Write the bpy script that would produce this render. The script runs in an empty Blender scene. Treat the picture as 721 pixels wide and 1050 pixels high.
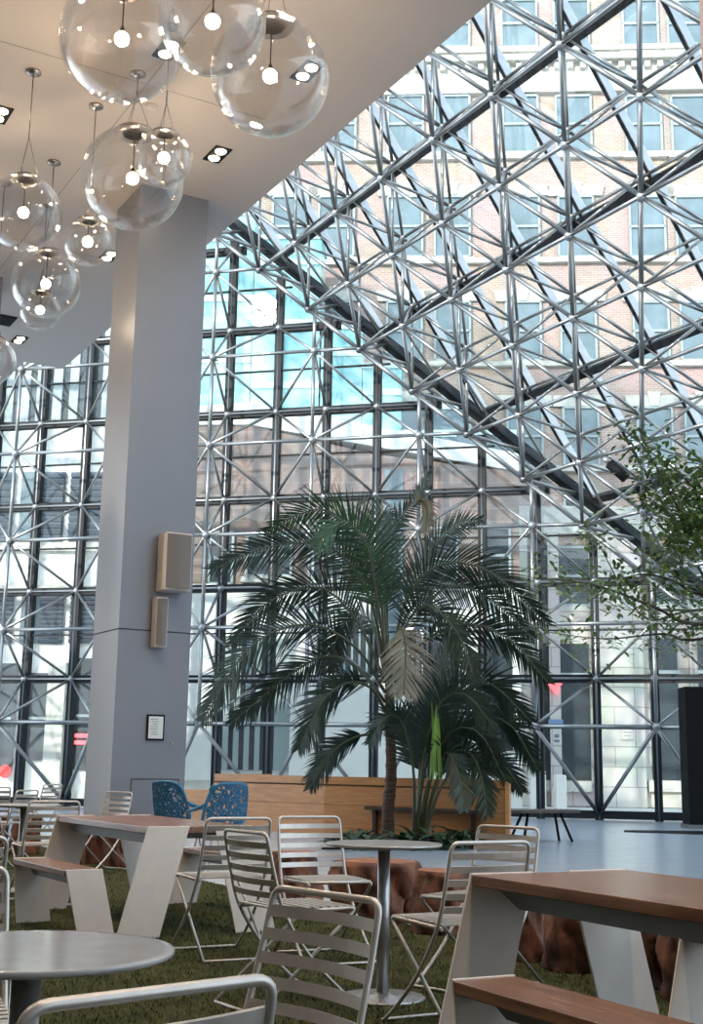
import bpy, math, random
from mathutils import Vector as V, Matrix
R = random.Random(7)
scn = bpy.context.scene
COL = scn.collection
PI = math.pi
# ------------------------------------------------------------------ camera model (used to turn measured pixels into places)
F_, PITCH, ROLL, EYE = 1284.0, .2004, .0158, 1.1255
cp, sp, cr, sr = math.cos(PITCH), math.sin(PITCH), math.cos(ROLL), math.sin(ROLL)
RIGHT0, UP0, FWD = V((1, 0, 0)), V((0, -sp, cp)), V((0, cp, sp))
CR, CU = cr * RIGHT0 + sr * UP0, -sr * RIGHT0 + cr * UP0
EYEP = V((0, 0, EYE))
def ray(x, y): return CR * ((x - 360.5) / F_) + CU * ((525 - y) / F_) + FWD
def onz(x, y, z): d = ray(x, y); return EYEP + d * ((z - EYE) / d.z)
def at(x, y, Y): d = ray(x, y); return EYEP + d * (Y / d.y)
def onplane(x, y, p, n): d = ray(x, y); return EYEP + d * ((p - EYEP).dot(n) / d.dot(n))
W = V((.4986, -.8667, 0)); E = V((.8667, .4986, 0)); Z = V((0, 0, 1))      # the building's own grid
CEIL = 8.53
# ------------------------------------------------------------------ mesh builder
class MB:
    def __init__(s): s.v = []; s.f = []; s.sm = []
    def quad(s, *p, smooth=False):
        n = len(s.v); s.v += [tuple(q) for q in p]; s.f.append(tuple(range(n, n + len(p)))); s.sm.append(smooth); return s
    def box(s, c, size, x=V((1, 0, 0)), y=None, z=None):
        x = V(x).normalized()
        if z is None: z = V((0, 0, 1)) if y is None else x.cross(V(y)).normalized()
        z = V(z).normalized()
        y = z.cross(x).normalized() if y is None else V(y).normalized()
        c = V(c); a, b, d = x * size[0] / 2, y * size[1] / 2, z * size[2] / 2
        n = len(s.v)
        s.v += [tuple(c + a * i + b * j + d * k) for k in (-1, 1) for j in (-1, 1) for i in (-1, 1)]
        for q in ((0, 2, 3, 1), (4, 5, 7, 6), (0, 1, 5, 4), (2, 6, 7, 3), (0, 4, 6, 2), (1, 3, 7, 5)):
            s.f.append(tuple(n + i for i in q)); s.sm.append(False)
        return s
    def prism(s, pts, ext):
        pts = [V(p) for p in pts]; ext = V(ext); n = len(s.v); k = len(pts)
        s.v += [tuple(p) for p in pts] + [tuple(p + ext) for p in pts]
        s.f.append(tuple(range(n + k - 1, n - 1, -1))); s.f.append(tuple(range(n + k, n + 2 * k))); s.sm += [False, False]
        for i in range(k):
            j = (i + 1) % k; s.f.append((n + i, n + j, n + k + j, n + k + i)); s.sm.append(False)
        return s
    def tube(s, pts, r, sides=8, closed=False, cap=True, flat=None):
        pts = [V(p) for p in pts]; k = len(pts); rr = r if isinstance(r, (list, tuple)) else [r] * k
        t0 = (pts[1] - pts[0]).normalized()
        up = V((0, 0, 1)) if abs(t0.z) < .9 else V((1, 0, 0))
        nx = t0.cross(up).normalized(); base = len(s.v); prev = t0
        for i, p in enumerate(pts):
            a = pts[i - 1] if (i or closed) else p; b = pts[(i + 1) % k] if (i < k - 1 or closed) else p
            t = (b - a).normalized() if (b - a).length > 1e-9 else prev
            q = prev.rotation_difference(t); nx = q @ nx; nx = (nx - t * nx.dot(t)).normalized(); prev = t
            ny = t.cross(nx)
            for j in range(sides):
                an = 2 * PI * (j + .5) / sides
                s.v.append(tuple(p + (nx * math.cos(an) + ny * math.sin(an)) * rr[i]))
        for i in range(k if closed else k - 1):
            for j in range(sides):
                a = base + i * sides + j; b = base + i * sides + (j + 1) % sides
                i2 = (i + 1) % k; c = base + i2 * sides + (j + 1) % sides; d = base + i2 * sides + j
                s.f.append((a, b, c, d)); s.sm.append(sides > 4)
        if cap and not closed:
            s.f.append(tuple(base + j for j in range(sides - 1, -1, -1))); s.f.append(tuple(base + (k - 1) * sides + j for j in range(sides))); s.sm += [False, False]
        return s
    def lathe(s, prof, segs=32, c=(0, 0, 0), wob=None):
        c = V(c); base = len(s.v); k = len(prof)
        for i, (r, z) in enumerate(prof):
            for j in range(segs):
                an = 2 * PI * j / segs; rr = r * (wob(i, an) if wob else 1)
                s.v.append((c.x + rr * math.cos(an), c.y + rr * math.sin(an), c.z + z))
        for i in range(k - 1):
            for j in range(segs):
                a, b = base + i * segs + j, base + i * segs + (j + 1) % segs
                s.f.append((a, b, b + segs, a + segs)); s.sm.append(True)
        s.f.append(tuple(base + j for j in range(segs - 1, -1, -1))); s.f.append(tuple(base + (k - 1) * segs + j for j in range(segs))); s.sm += [False, False]
        return s
    def sphere(s, c, r, seg=16, rings=10, sc=(1, 1, 1)):
        c = V(c); base = len(s.v)
        for i in range(1, rings):
            th = PI * i / rings
            for j in range(seg):
                an = 2 * PI * j / seg
                s.v.append((c.x + r * sc[0] * math.sin(th) * math.cos(an), c.y + r * sc[1] * math.sin(th) * math.sin(an), c.z + r * sc[2] * math.cos(th)))
        for i in range(rings - 2):
            for j in range(seg):
                a, b = base + i * seg + j, base + i * seg + (j + 1) % seg
                s.f.append((a, a + seg, b + seg, b)); s.sm.append(True)
        top = len(s.v); s.v.append((c.x, c.y, c.z + r * sc[2])); s.v.append((c.x, c.y, c.z - r * sc[2]))
        for j in range(seg):
            s.f.append((top, base + j, base + (j + 1) % seg)); l = base + (rings - 2) * seg
            s.f.append((top + 1, l + (j + 1) % seg, l + j)); s.sm += [True, True]
        return s
    def build(s, name, mat, parent=None, bevel=0):
        me = bpy.data.meshes.new(name); me.from_pydata(s.v, [], s.f); me.update()
        me.polygons.foreach_set('use_smooth', s.sm); me.materials.append(mat)
        o = bpy.data.objects.new(name, me); COL.objects.link(o); o.parent = parent
        if bevel:
            m = o.modifiers.new('bevel', 'BEVEL'); m.width = bevel; m.segments = 2; m.limit_method = 'ANGLE'
        return o
def tag(o, label=None, cat=None, group=None, kind=None):
    if label: o['label'] = label
    if cat: o['category'] = cat
    if group: o['group'] = group
    if kind: o['kind'] = kind
    return o
def empty(name, loc=(0, 0, 0), rz=0, label=None, cat=None, group=None, kind=None):
    o = bpy.data.objects.new(name, None); COL.objects.link(o); o.location = loc; o.rotation_euler = (0, 0, rz); o.empty_display_size = .1
    return tag(o, label, cat, group, kind)
def kids(o): return [c for c in bpy.data.objects if c.parent == o]
def copy_tree(o, parent=None):
    c = o.copy(); COL.objects.link(c)
    if parent: c.parent = parent
    for ch in kids(o): copy_tree(ch, c)
    return c
def spline(pts, n=8):
    pts = [V(p) for p in pts]; out = []
    q = [pts[0] * 2 - pts[1]] + pts + [pts[-1] * 2 - pts[-2]]
    for i in range(1, len(q) - 2):
        for j in range(n):
            t = j / n; a, b, c, d = q[i - 1], q[i], q[i + 1], q[i + 2]
            out.append(.5 * ((2 * b) + (c - a) * t + (2 * a - 5 * b + 4 * c - d) * t * t + (3 * b - a - 3 * c + d) * t ** 3))
    out.append(pts[-1]); return out
# ------------------------------------------------------------------ materials
def new_mat(name):
    m = bpy.data.materials.new(name); m.use_nodes = True; nt = m.node_tree
    return m, nt, nt.nodes['Principled BSDF']
def mat(name, col, rough=.5, metal=0., noise=0., nscale=8., spec=.5, bump=0., bscale=40., emit=None, estr=0, col2=None, stretch=None, coat=0):
    m, nt, b = new_mat(name); L = nt.links.new
    b.inputs['Base Color'].default_value = (*col, 1); b.inputs['Roughness'].default_value = rough; b.inputs['Metallic'].default_value = metal
    b.inputs['Specular IOR Level'].default_value = spec; b.inputs['Coat Weight'].default_value = coat
    if emit: b.inputs['Emission Color'].default_value = (*emit, 1); b.inputs['Emission Strength'].default_value = estr
    if noise or col2 or bump:
        tc = nt.nodes.new('ShaderNodeTexCoord'); mp = nt.nodes.new('ShaderNodeMapping'); L(tc.outputs['Object'], mp.inputs['Vector'])
        if stretch: mp.inputs['Scale'].default_value = stretch
    if noise or col2:
        n = nt.nodes.new('ShaderNodeTexNoise'); n.inputs['Scale'].default_value = nscale; n.inputs['Detail'].default_value = 6; L(mp.outputs[0], n.inputs['Vector'])
        rp = nt.nodes.new('ShaderNodeValToRGB'); c2 = col2 or tuple(c * (1 - noise) for c in col)
        rp.color_ramp.elements[0].position = .35; rp.color_ramp.elements[1].position = .65
        rp.color_ramp.elements[0].color = (*c2, 1); rp.color_ramp.elements[1].color = (*col, 1)
        L(n.outputs['Fac'], rp.inputs[0]); L(rp.outputs[0], b.inputs['Base Color'])
    if bump:
        n2 = nt.nodes.new('ShaderNodeTexNoise'); n2.inputs['Scale'].default_value = bscale; n2.inputs['Detail'].default_value = 5; L(mp.outputs[0], n2.inputs['Vector'])
        bp = nt.nodes.new('ShaderNodeBump'); bp.inputs['Strength'].default_value = bump; bp.inputs['Distance'].default_value = .02
        L(n2.outputs['Fac'], bp.inputs['Height']); L(bp.outputs[0], b.inputs['Normal'])
    return m
def wood(name, c1, c2, scale=(1, 14, 14), rough=.4, rot=0, plank=None):
    m, nt, b = new_mat(name); L = nt.links.new
    tc = nt.nodes.new('ShaderNodeTexCoord'); mp = nt.nodes.new('ShaderNodeMapping'); mp.inputs['Scale'].default_value = scale; mp.inputs['Rotation'].default_value = (0, 0, rot)
    L(tc.outputs['Object'], mp.inputs['Vector'])
    n = nt.nodes.new('ShaderNodeTexNoise'); n.inputs['Scale'].default_value = 2.2; n.inputs['Detail'].default_value = 8; n.inputs['Distortion'].default_value = .6; L(mp.outputs[0], n.inputs['Vector'])
    rp = nt.nodes.new('ShaderNodeValToRGB'); rp.color_ramp.elements[0].position = .3; rp.color_ramp.elements[1].position = .7
    rp.color_ramp.elements[0].color = (*c1, 1); rp.color_ramp.elements[1].color = (*c2, 1); L(n.outputs['Fac'], rp.inputs[0]); L(rp.outputs[0], b.inputs['Base Color'])
    b.inputs['Roughness'].default_value = rough
    return m
def thin_glass(name, tint, refl=1.0, ior=1.5, rough=0.0, edge=1.0, power=5):
    m, nt, b = new_mat(name); L = nt.links.new; nt.nodes.remove(b); out = nt.nodes['Material Output']
    t = nt.nodes.new('ShaderNodeBsdfTransparent'); t.inputs[0].default_value = (*tint, 1)
    g = nt.nodes.new('ShaderNodeBsdfGlossy'); g.inputs['Roughness'].default_value = rough; g.inputs['Color'].default_value = (refl, refl, refl, 1)
    lw = nt.nodes.new('ShaderNodeLayerWeight'); lw.inputs['Blend'].default_value = .5
    pw = nt.nodes.new('ShaderNodeMath'); pw.operation = 'POWER'; L(lw.outputs['Facing'], pw.inputs[0]); pw.inputs[1].default_value = power
    f0 = ((ior - 1) / (ior + 1)) ** 2; fr = nt.nodes.new('ShaderNodeMath'); fr.operation = 'MULTIPLY_ADD'; L(pw.outputs[0], fr.inputs[0]); fr.inputs[1].default_value = edge - f0; fr.inputs[2].default_value = f0
    mx = nt.nodes.new('ShaderNodeMixShader'); L(fr.outputs[0], mx.inputs[0]); L(t.outputs[0], mx.inputs[1]); L(g.outputs[0], mx.inputs[2]); L(mx.outputs[0], out.inputs[0])
    return m
def brick_mat(name, c1, c2, mortar, scale=1., bw=.24, bh=.08, ms=.012, rough=.8):
    m, nt, b = new_mat(name); L = nt.links.new
    tc = nt.nodes.new('ShaderNodeTexCoord'); mp = nt.nodes.new('ShaderNodeMapping'); mp.inputs['Rotation'].default_value = (PI / 2, 0, 0)
    sx = nt.nodes.new('ShaderNodeSeparateXYZ'); cx = nt.nodes.new('ShaderNodeCombineXYZ'); L(tc.outputs['Object'], sx.inputs[0]); L(sx.outputs['X'], cx.inputs['X']); L(sx.outputs['Z'], cx.inputs['Y'])
    br = nt.nodes.new('ShaderNodeTexBrick'); br.inputs['Scale'].default_value = scale; br.inputs['Brick Width'].default_value = bw; br.inputs['Row Height'].default_value = bh; br.inputs['Mortar Size'].default_value = ms
    br.inputs['Color1'].default_value = (*c1, 1); br.inputs['Color2'].default_value = (*c2, 1); br.inputs['Mortar'].default_value = (*mortar, 1); L(cx.outputs[0], br.inputs['Vector'])
    n = nt.nodes.new('ShaderNodeTexNoise'); n.inputs['Scale'].default_value = .6; n.inputs['Detail'].default_value = 6; L(tc.outputs['Object'], n.inputs['Vector'])
    mx = nt.nodes.new('ShaderNodeMix'); mx.data_type = 'RGBA'; mx.blend_type = 'MULTIPLY'; mx.inputs[0].default_value = .35; L(br.outputs['Color'], mx.inputs[6]); L(n.outputs['Color'], mx.inputs[7]); L(mx.outputs[2], b.inputs['Base Color'])
    b.inputs['Roughness'].default_value = rough
    return m
M = {}
M['chair'] = mat('painted_chair_metal', (.52, .485, .455), .38, .5, noise=.12, nscale=20)
M['steel'] = mat('brushed_table_steel', (.42, .41, .41), .33, .75, noise=.15, nscale=30)
M['polished'] = mat('polished_grey_tabletop', (.36, .355, .355), .11, .0, noise=.12, nscale=14)
M['plate'] = mat('pale_painted_plate', (.70, .62, .565), .42, .0, noise=.06, nscale=9)
M['apron'] = mat('grey_steel_apron', (.16, .16, .165), .45, .4)
M['ipe'] = wood('reddish_brown_slatted_wood', (.12, .052, .03), (.27, .135, .082), scale=(1.2, 14, 14), rough=.26)
M['oak'] = wood('honey_oak_panel', (.46, .19, .06), (.63, .29, .105), scale=(1.2, 1.2, 16), rough=.35)
M['turf'] = mat('artificial_turf_backing', (.05, .053, .02), .95, col2=(.026, .029, .012), nscale=5, spec=.1, bump=.6, bscale=160)
M['blade'] = mat('turf_blade', (.115, .115, .045), .8, col2=(.06, .064, .024), nscale=2.2, spec=.15)
M['floor'] = mat('pale_polished_stone_floor', (.45, .49, .55), .22, noise=.08, nscale=2.5)
M['ceil'] = mat('white_ceiling_plaster', (.54, .482, .45), .85)
M['joint'] = mat('ceiling_joint', (.27, .25, .24), .8)
M['wall'] = mat('warm_white_wall', (.55, .50, .46), .8)
M['column'] = mat('grey_metal_column_cladding', (.215, .225, .26), .34, .12, noise=.06, nscale=1.2)
M['seam'] = mat('dark_seam', (.08, .08, .08), .7)
M['tube'] = mat('stainless_frame_tube', (.31, .315, .315), .30, .9)
M['node'] = mat('cast_steel_node', (.34, .35, .36), .38, .85)
M['mullion'] = mat('dark_anodised_mullion', (.018, .02, .023), .6, 0, spec=.2)
M['rafter'] = mat('silver_glazing_bar', (.40, .41, .43), .35, .7)
M['glass'] = thin_glass('clear_glazing', (.95, .975, .975), 1., 1.4, edge=.8)
M['globe'] = thin_glass('clear_blown_glass', (.955, .95, .945), 1., 1.5, edge=.9, power=3.0)
M['black'] = mat('black_metal', (.006, .006, .007), .6, spec=.12)
M['paper'] = mat('white_paper', (.75, .75, .74), .7)
M['ink'] = mat('grey_print', (.25, .25, .27), .7)
M['speaker'] = mat('beige_speaker_body', (.52, .47, .43), .5)
M['grille'] = mat('taupe_speaker_grille', (.20, .17, .155), .6, .1, bump=.4, bscale=300)
M['bulb'] = mat('lit_frosted_bulb', (1, .9, .75), .4, emit=(1, .78, .52), estr=240)
M['lens'] = mat('lit_downlight_lens', (1, .9, .75), .4, emit=(1, .80, .55), estr=22)
M['chrome'] = mat('grey_chrome_collar', (.36, .33, .31), .22, .9)
M['bluechair'] = mat('teal_blue_moulded_shell', (.02, .13, .25), .3)
M['stump'] = mat('weathered_red_brown_stump', (.20, .075, .038), .72, col2=(.022, .009, .006), nscale=7, bump=1., bscale=12, stretch=(1, 1, .45))
M['stumptop'] = mat('sawn_stump_top', (.30, .125, .065), .55, col2=(.19, .075, .04), nscale=9, bump=.3, bscale=20)
M['palm'] = mat('dark_palm_leaf', (.022, .045, .022), .40, col2=(.012, .024, .016), nscale=3)
M['palmlight'] = mat('fresh_green_palm_leaf', (.034, .095, .026), .42, col2=(.018, .05, .02), nscale=3)
M['palmbrown'] = mat('faded_palm_leaf', (.24, .19, .12), .55, col2=(.15, .12, .07), nscale=3)
M['stalk'] = mat('palm_stalk', (.06, .07, .032), .5)
M['trunk'] = mat('ringed_palm_trunk', (.12, .065, .042), .75, col2=(.045, .03, .022), nscale=5, stretch=(1, 1, 9), bump=.6, bscale=14)
M['groundleaf'] = mat('ground_plant_leaf', (.045, .085, .035), .38, col2=(.022, .045, .022), nscale=9)
M['lime'] = mat('bright_green_leaf', (.20, .36, .05), .45, noise=.3, nscale=4)
M['fig'] = mat('fig_tree_leaf', (.24, .33, .09), .45, col2=(.12, .20, .05), nscale=2)
M['bark'] = mat('grey_brown_bark', (.13, .10, .075), .8, noise=.4, nscale=12)
M['soil'] = mat('dark_planting_soil', (.03, .022, .016), .95, bump=.6, bscale=30)
M['brick'] = brick_mat('pinkish_red_brick', (.40, .265, .215), (.48, .345, .285), (.50, .45, .41))
M['brown'] = brick_mat('brown_brick', (.24, .17, .14), (.30, .21, .175), (.32, .27, .24), bw=1.2, bh=.4, ms=.02)
M['stone'] = brick_mat('pale_ashlar_stone', (.66, .60, .53), (.70, .64, .57), (.40, .36, .32), bw=1.3, bh=.62, ms=.018)
M['cream'] = mat('cream_stone_trim', (.56, .54, .48), .7, noise=.2, nscale=6)
M['white'] = mat('white_render', (.82, .79, .74), .8, noise=.07, nscale=1.5)
M['pane'] = mat('pale_blue_window_pane', (.17, .235, .265), .12, noise=.35, nscale=.8, spec=.8)
M['darkpane'] = mat('dark_shop_window', (.06, .072, .08), .1, noise=.4, nscale=.6, spec=.8)
M['sash'] = mat('grey_green_sash', (.33, .38, .38), .5)
M['louver'] = mat('blue_grey_louver', (.11, .135, .17), .5, .3)
M['tower'] = mat('cyan_curtain_wall', (.50, .76, .75), .15, col2=(.17, .45, .47), nscale=.7, spec=.6)
M['towerline'] = mat('pale_spandrel', (.60, .74, .74), .4)
M['street'] = mat('sunlit_pavement', (.62, .60, .57), .85, noise=.12, nscale=.8)
M['redlit'] = mat('red_glow', (1, .12, .12), .5, emit=(1, .08, .1), estr=2.2)
M['red'] = mat('red_paint', (.6, .03, .03), .5)
M['slab'] = mat('dark_brown_bench_top', (.07, .045, .035), .35, noise=.3, nscale=6)
# ------------------------------------------------------------------ atrium: vertical gable wall and lean-to glass roof, both space frames
AZ = -.2377
U = V((math.cos(AZ), math.sin(AZ), 0)); NR = V((-math.sin(AZ), math.cos(AZ), 0))
MU, MV, D = 2.6853, 2.3106, 1.2863
O = V((-1.005, 29.985, 2.086))
def Fw(n, r, d=0.): return O + U * (n * MU) + Z * (MV * r) + NR * d
A_ = (U * MU - Z * MV) / 2
C_ = V((-.303, -1.425, 1.114)); WV = A_ + C_; WV.z = 0
C_ = WV - A_
NN = A_.cross(C_).normalized()
if NN.z < 0: NN = -NN
S0 = Fw(0, 4.5) + V((-.171, .047, -.037))
def Sr(m, q, d=0.): return S0 + A_ * m + C_ * q + NN * d
GD = D + .16
gw, gr = (Fw(0, 0, GD), NR), (Sr(0, 0, GD), NN)
def clip_poly(poly, planes):
    for p0, n in planes:                       # keep (x-p0).n <= 0
        out = []
        for i in range(len(poly)):
            a, b = poly[i], poly[(i + 1) % len(poly)]; da, db = (a - p0).dot(n), (b - p0).dot(n)
            if da <= 0: out.append(a)
            if (da < 0 < db) or (db < 0 < da): out.append(a + (b - a) * (da / (da - db)))
        poly = out
    return poly
def clip_seg(a, b, planes):
    for p0, n in planes:
        da, db = (a - p0).dot(n), (b - p0).dot(n)
        if da > 0 and db > 0: return None
        if da > 0: a = a + (b - a) * (da / (da - db))
        elif db > 0: b = a + (b - a) * (da / (da - db))
    return (a, b) if (a - b).length > .15 else None
EDGE = 6.45
floorp = (V((0, 0, 0)), -Z); edgep = (E * EDGE, -E); roofin = (Sr(0, 0, 0), NN); wallin = (Fw(0, 0, 0), NR); topp = (V((0, 0, 26)), Z); nearp = (V((0, 7, 0)), V((0, -1, 0)))
def vis(p):
    q = p - EYEP; z = q.dot(FWD)
    if z < 1: return 0
    x, y = 360.5 + F_ * q.dot(CR) / z, 525 - F_ * q.dot(CU) / z
    return (-40 < x < 760 and -40 < y < 1090)
class Frame:
    """members of one space frame: the hundred largest in view of each kind become parts, the rest one part"""
    def __init__(s, root): s.root = root; s.m = {}
    def add(s, kind, a, b, r, sides=6):
        ln = (b - a).length
        if ln < .1: return
        mid = (a + b) / 2; v = (vis(a) + vis(b) + vis(mid))
        s.m.setdefault(kind, []).append((-(v > 0) * ln * r / max(5, (mid - EYEP).length), a, b, r, sides))
    def flush(s, mats, cap=95):
        for kind, l in s.m.items():
            l.sort(key=lambda t: t[0]); rest = MB()
            for i, (_, a, b, r, sides) in enumerate(l):
                if i < cap: make_member(MB(), a, b, r, sides).build(kind, mats[kind], s.root)
                else: make_member(rest, a, b, r, sides)
            if rest.v: tag(rest.build(kind, mats[kind], s.root), kind='stuff')
def make_member(mb, a, b, r, sides):
    if isinstance(r, tuple):
        t = (b - a); n = r[2]
        return mb.box((a + b) / 2, (t.length, r[0], r[1]), x=t, z=n)
    return mb.tube([a, b], r, sides)
FM = {'chord': M['tube'], 'strut': M['tube'], 'outer_chord': M['tube'], 'node': M['node'], 'mullion': M['mullion'], 'transom': M['mullion'], 'rafter': M['rafter'], 'post': M['tube'], 'purlin': M['mullion'], 'cap_bar': M['mullion']}
def addbox(fr, kind, a, b, w, d, n): 
    ln = (b - a).length; mid = (a + b) / 2
    fr.m.setdefault(kind, []).append((-(vis(a) + vis(b) + vis(mid) > 0) * ln * w, a, b, (w, d, n), 4))
N0, N1 = -5, 5
wf = empty('wall_front', (0, 0, 0), label='tall vertical space frame of steel tubes carrying the front glass wall', kind='structure')
fr = Frame(wf); TR = .047
inw = [roofin, (V((0, 0, 15)), Z)]
for r in range(0, 6):
    nmax = 4.5 - r; pts = [N0 + i for i in range(0, 11) if N0 + i < nmax] + [nmax]
    for i in range(len(pts) - 1): fr.add('chord', Fw(pts[i], r), Fw(pts[i + 1], r), TR)
for n in range(N0, N1):
    rmax = min(4.5 - n, 5.5); pts = [i for i in range(0, 6) if i < rmax] + [rmax]
    for i in range(len(pts) - 1): fr.add('chord', Fw(n, pts[i]), Fw(n, pts[i + 1]), TR)
def inb(n, r): return r < 4.9 - n and r < 5.6
nodes = []
for n in range(N0, N1):
    for r in range(0, 6):
        if r > 4.5 - n: continue
        nodes.append(Fw(n, r))
        for dn in (-.5, 0, .5):
            for dr in (-.5, .5):
                if r == 0 and dr < 0:
                    if dn: b = Fw(n + dn, 0, D); b.z = .12; fr.add('strut', Fw(n, r), b, .052)
                    continue
                if inb(n + dn, r + dr): fr.add('strut', Fw(n, r), Fw(n + dn, r + dr, D), .036)
for k in range(2 * N0, 2 * N1):
    n = k / 2; top = min(4.9 - n, 6.2)
    if top < -.8: continue
    b0 = Fw(n, 0, D + .10); b0.z = 0; sg = clip_seg(b0, Fw(n, top + .4, D + .10), [(Sr(0, 0, D * .8), NN)])
    if sg: addbox(fr, 'mullion', sg[0], sg[1], .19, .22, NR)
    b0 = Fw(n, 0, D); b0.z = 0; sg = clip_seg(b0, Fw(n, top + .4, D), [(Sr(0, 0, D * .6), NN)])
    if sg: fr.add('post', sg[0], sg[1], .034 if k % 2 else .026)
for r2 in range(0, 12):
    r = r2 / 2; half = r2 % 2
    sg = clip_seg(Fw(N0, r, D + .10), Fw(5, r, D + .10), [(Sr(0, 0, D * .8), NN)])
    if sg: addbox(fr, 'transom', sg[0], sg[1], .19 if half else .035, .20 if half else .08, NR)
    if half:
        sg = clip_seg(Fw(N0, r, D - .02), Fw(5, r, D - .02), [(Sr(0, 0, D * .5), NN)])
        if sg: fr.add('outer_chord', sg[0], sg[1], .036)
        for k in range(2 * N0, 2 * N1):
            if inb(k / 2, r): nodes.append(Fw(k / 2, r, D))
a, b = Fw(N0, 0, D + .1), Fw(5, 0, D + .1); a.z = b.z = .12; addbox(fr, 'transom', a, b, .18, .24, NR)
nd = MB()
fr.flush(FM)
for i, p in enumerate(nodes): nd.sphere(p, .10, 8, 6)
nd.build('node', M['node'], wf)
# --- lean-to roof
wr = empty('wall_right', (0, 0, 0), label='sloping space frame of steel tubes carrying the lean-to glass roof', kind='structure')
fr = Frame(wr); nodes = []
def okF(m, q):
    p = Sr(m, q); return p.dot(E) > EDGE and p.z > .2 and p.z < 25 and p.y > 9 and q >= -.01
def okB(m, q):
    p = Bn(m, q); return p.dot(E) > EDGE and p.z > .2 and p.z < 26 and p.y > 9 and q >= .9
Bn = lambda m, q: Sr(m - .53, q - .41, D)
for m in range(-6, 26):
    for q in range(0, 22):
        if okF(m, q):
            nodes.append(Sr(m, q))
            for dm, dq in ((1, 0), (0, 1), (1, 1)):
                if okF(m + dm, q + dq): fr.add('chord', Sr(m, q), Sr(m + dm, q + dq), TR)
        if okB(m, q):
            nodes.append(Bn(m, q))
            for dm, dq in ((0, 0), (-1, -1), (-1, 0), (0, -1)):
                if okF(m + dm, q + dq): fr.add('strut', Bn(m, q), Sr(m + dm, q + dq), .036)
            for dm, dq in ((1, 0), (0, 1), (1, 1)):
                if okB(m + dm, q + dq): fr.add('outer_chord', Bn(m, q), Bn(m + dm, q + dq), .038)
G_ = (C_ - A_) / 2
rp = [edgep, floorp, gw, topp, nearp]
def rowpt(s, j, d): return S0 + WV * s + G_ * j + NN * d
for k in range(-4, 22):
    sg = clip_seg(rowpt(k + .15, -14, D + .1), rowpt(k + .15, 12, D + .1), rp)
    if sg: addbox(fr, 'rafter', sg[0], sg[1], .11, .2, NN)
    sg = clip_seg(rowpt(k + .15, -14, D + .01), rowpt(k + .15, 12, D + .01), rp)
    if sg: addbox(fr, 'cap_bar', sg[0] , sg[1], .055, .06, NN)
for j in range(-13, 12, 2):
    sg = clip_seg(rowpt(-6, j, D + .08), rowpt(26, j, D + .08), rp)
    if sg: addbox(fr, 'purlin', sg[0], sg[1], .17, .2, NN)
# fold: inner hip tube, outer hip beam and their links
off = (NR + NN) * (D / (1 + NR.dot(NN)))
for m in range(-4, 10):
    a, b = Sr(m, 0), Sr(m + 1, 0)
    if b.z < .1: break
    if a.dot(E) > EDGE - .2:
        fr.add('chord', a, b, .055); addbox(fr, 'purlin', a + off, b + off, .24, .24, NN); fr.add('outer_chord', a + off * .8 - Z * .2, b + off * .8 - Z * .2, .05)
        fr.add('strut', a, a + off * .93, .05); fr.add('strut', a, a + off * .93 + A_ * .55, .05); fr.add('strut', Sr(m, 1), a + off * .95 + A_ * .1, .036)
        nodes.append(a)
fr.flush(FM)
nd = MB()
for p in nodes: nd.sphere(p, .10, 8, 6)
nd.build('node', M['node'], wr)
# glazing
poly = clip_poly([Fw(N0 - .5, -1, GD), Fw(7, -1, GD), Fw(7, 7, GD), Fw(N0 - .5, 7, GD)], [floorp, (gr[0], NN)])
tag(MB().prism(poly, NR * .02).build('window_1', M['glass']), 'clear glazing of the tall vertical front wall', kind='structure')
poly = clip_poly([rowpt(-8, -16, GD), rowpt(28, -16, GD), rowpt(28, 14, GD), rowpt(-8, 14, GD)], [floorp, (gw[0], NR), edgep, topp, nearp])
tag(MB().prism(poly, NN * .02).build('window_2', M['glass']), 'clear sloping glazing of the lean-to roof', kind='structure')
# ------------------------------------------------------------------ floor, ceiling, walls
fl = MB().quad((-20, -10, 0), (24, -10, 0), (24, 33.5, 0), (-20, 33.5, 0)).build('floor', M['floor']); tag(fl, 'pale bluish polished stone floor', kind='structure')
TE = 5.11
def ew(e, w, z=0): return E * e + W * w + Z * z
N_ = 22.78
edge = [ew(6.65, 30), ew(6.65, -N_), ew(5.9, -N_), ew(5.9, -25.6), ew(-45, -25.6), ew(-45, 30)]
ce = MB().prism([p + Z * CEIL for p in edge], (0, 0, .55)).build('ceiling', M['ceil']); tag(ce, 'flat off-white ceiling with a long diagonal edge at the glass roof', kind='structure')
sm = MB()
for w_ in (-7.2, -12.2, -17.2): sm.box(ew(-3.5, w_, CEIL - .001), (18.6, .010, .003), x=E)
for e_ in (4.3, 1.2, -1.9): sm.box(ew(e_, -10, CEIL - .001), (.010, 30, .003), x=E)
sm.build('panel_joint', M['joint'], ce)
wb = MB().box((0, -8.2, CEIL / 2), (60, .3, CEIL)).build('wall_unseen_back', M['wall']); tag(wb, 'warm white unseen wall added behind the viewer to shape the light', kind='structure')  # out of view, added to keep sky and sun out from behind
wl = MB().box((-16, 5, CEIL / 2), (.3, 26, CEIL)).build('wall_unseen_left', M['wall']); tag(wl, 'warm white unseen wall added far to the left to shape the light', kind='structure')  # unseen, added to block low sun and sky from this side
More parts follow.
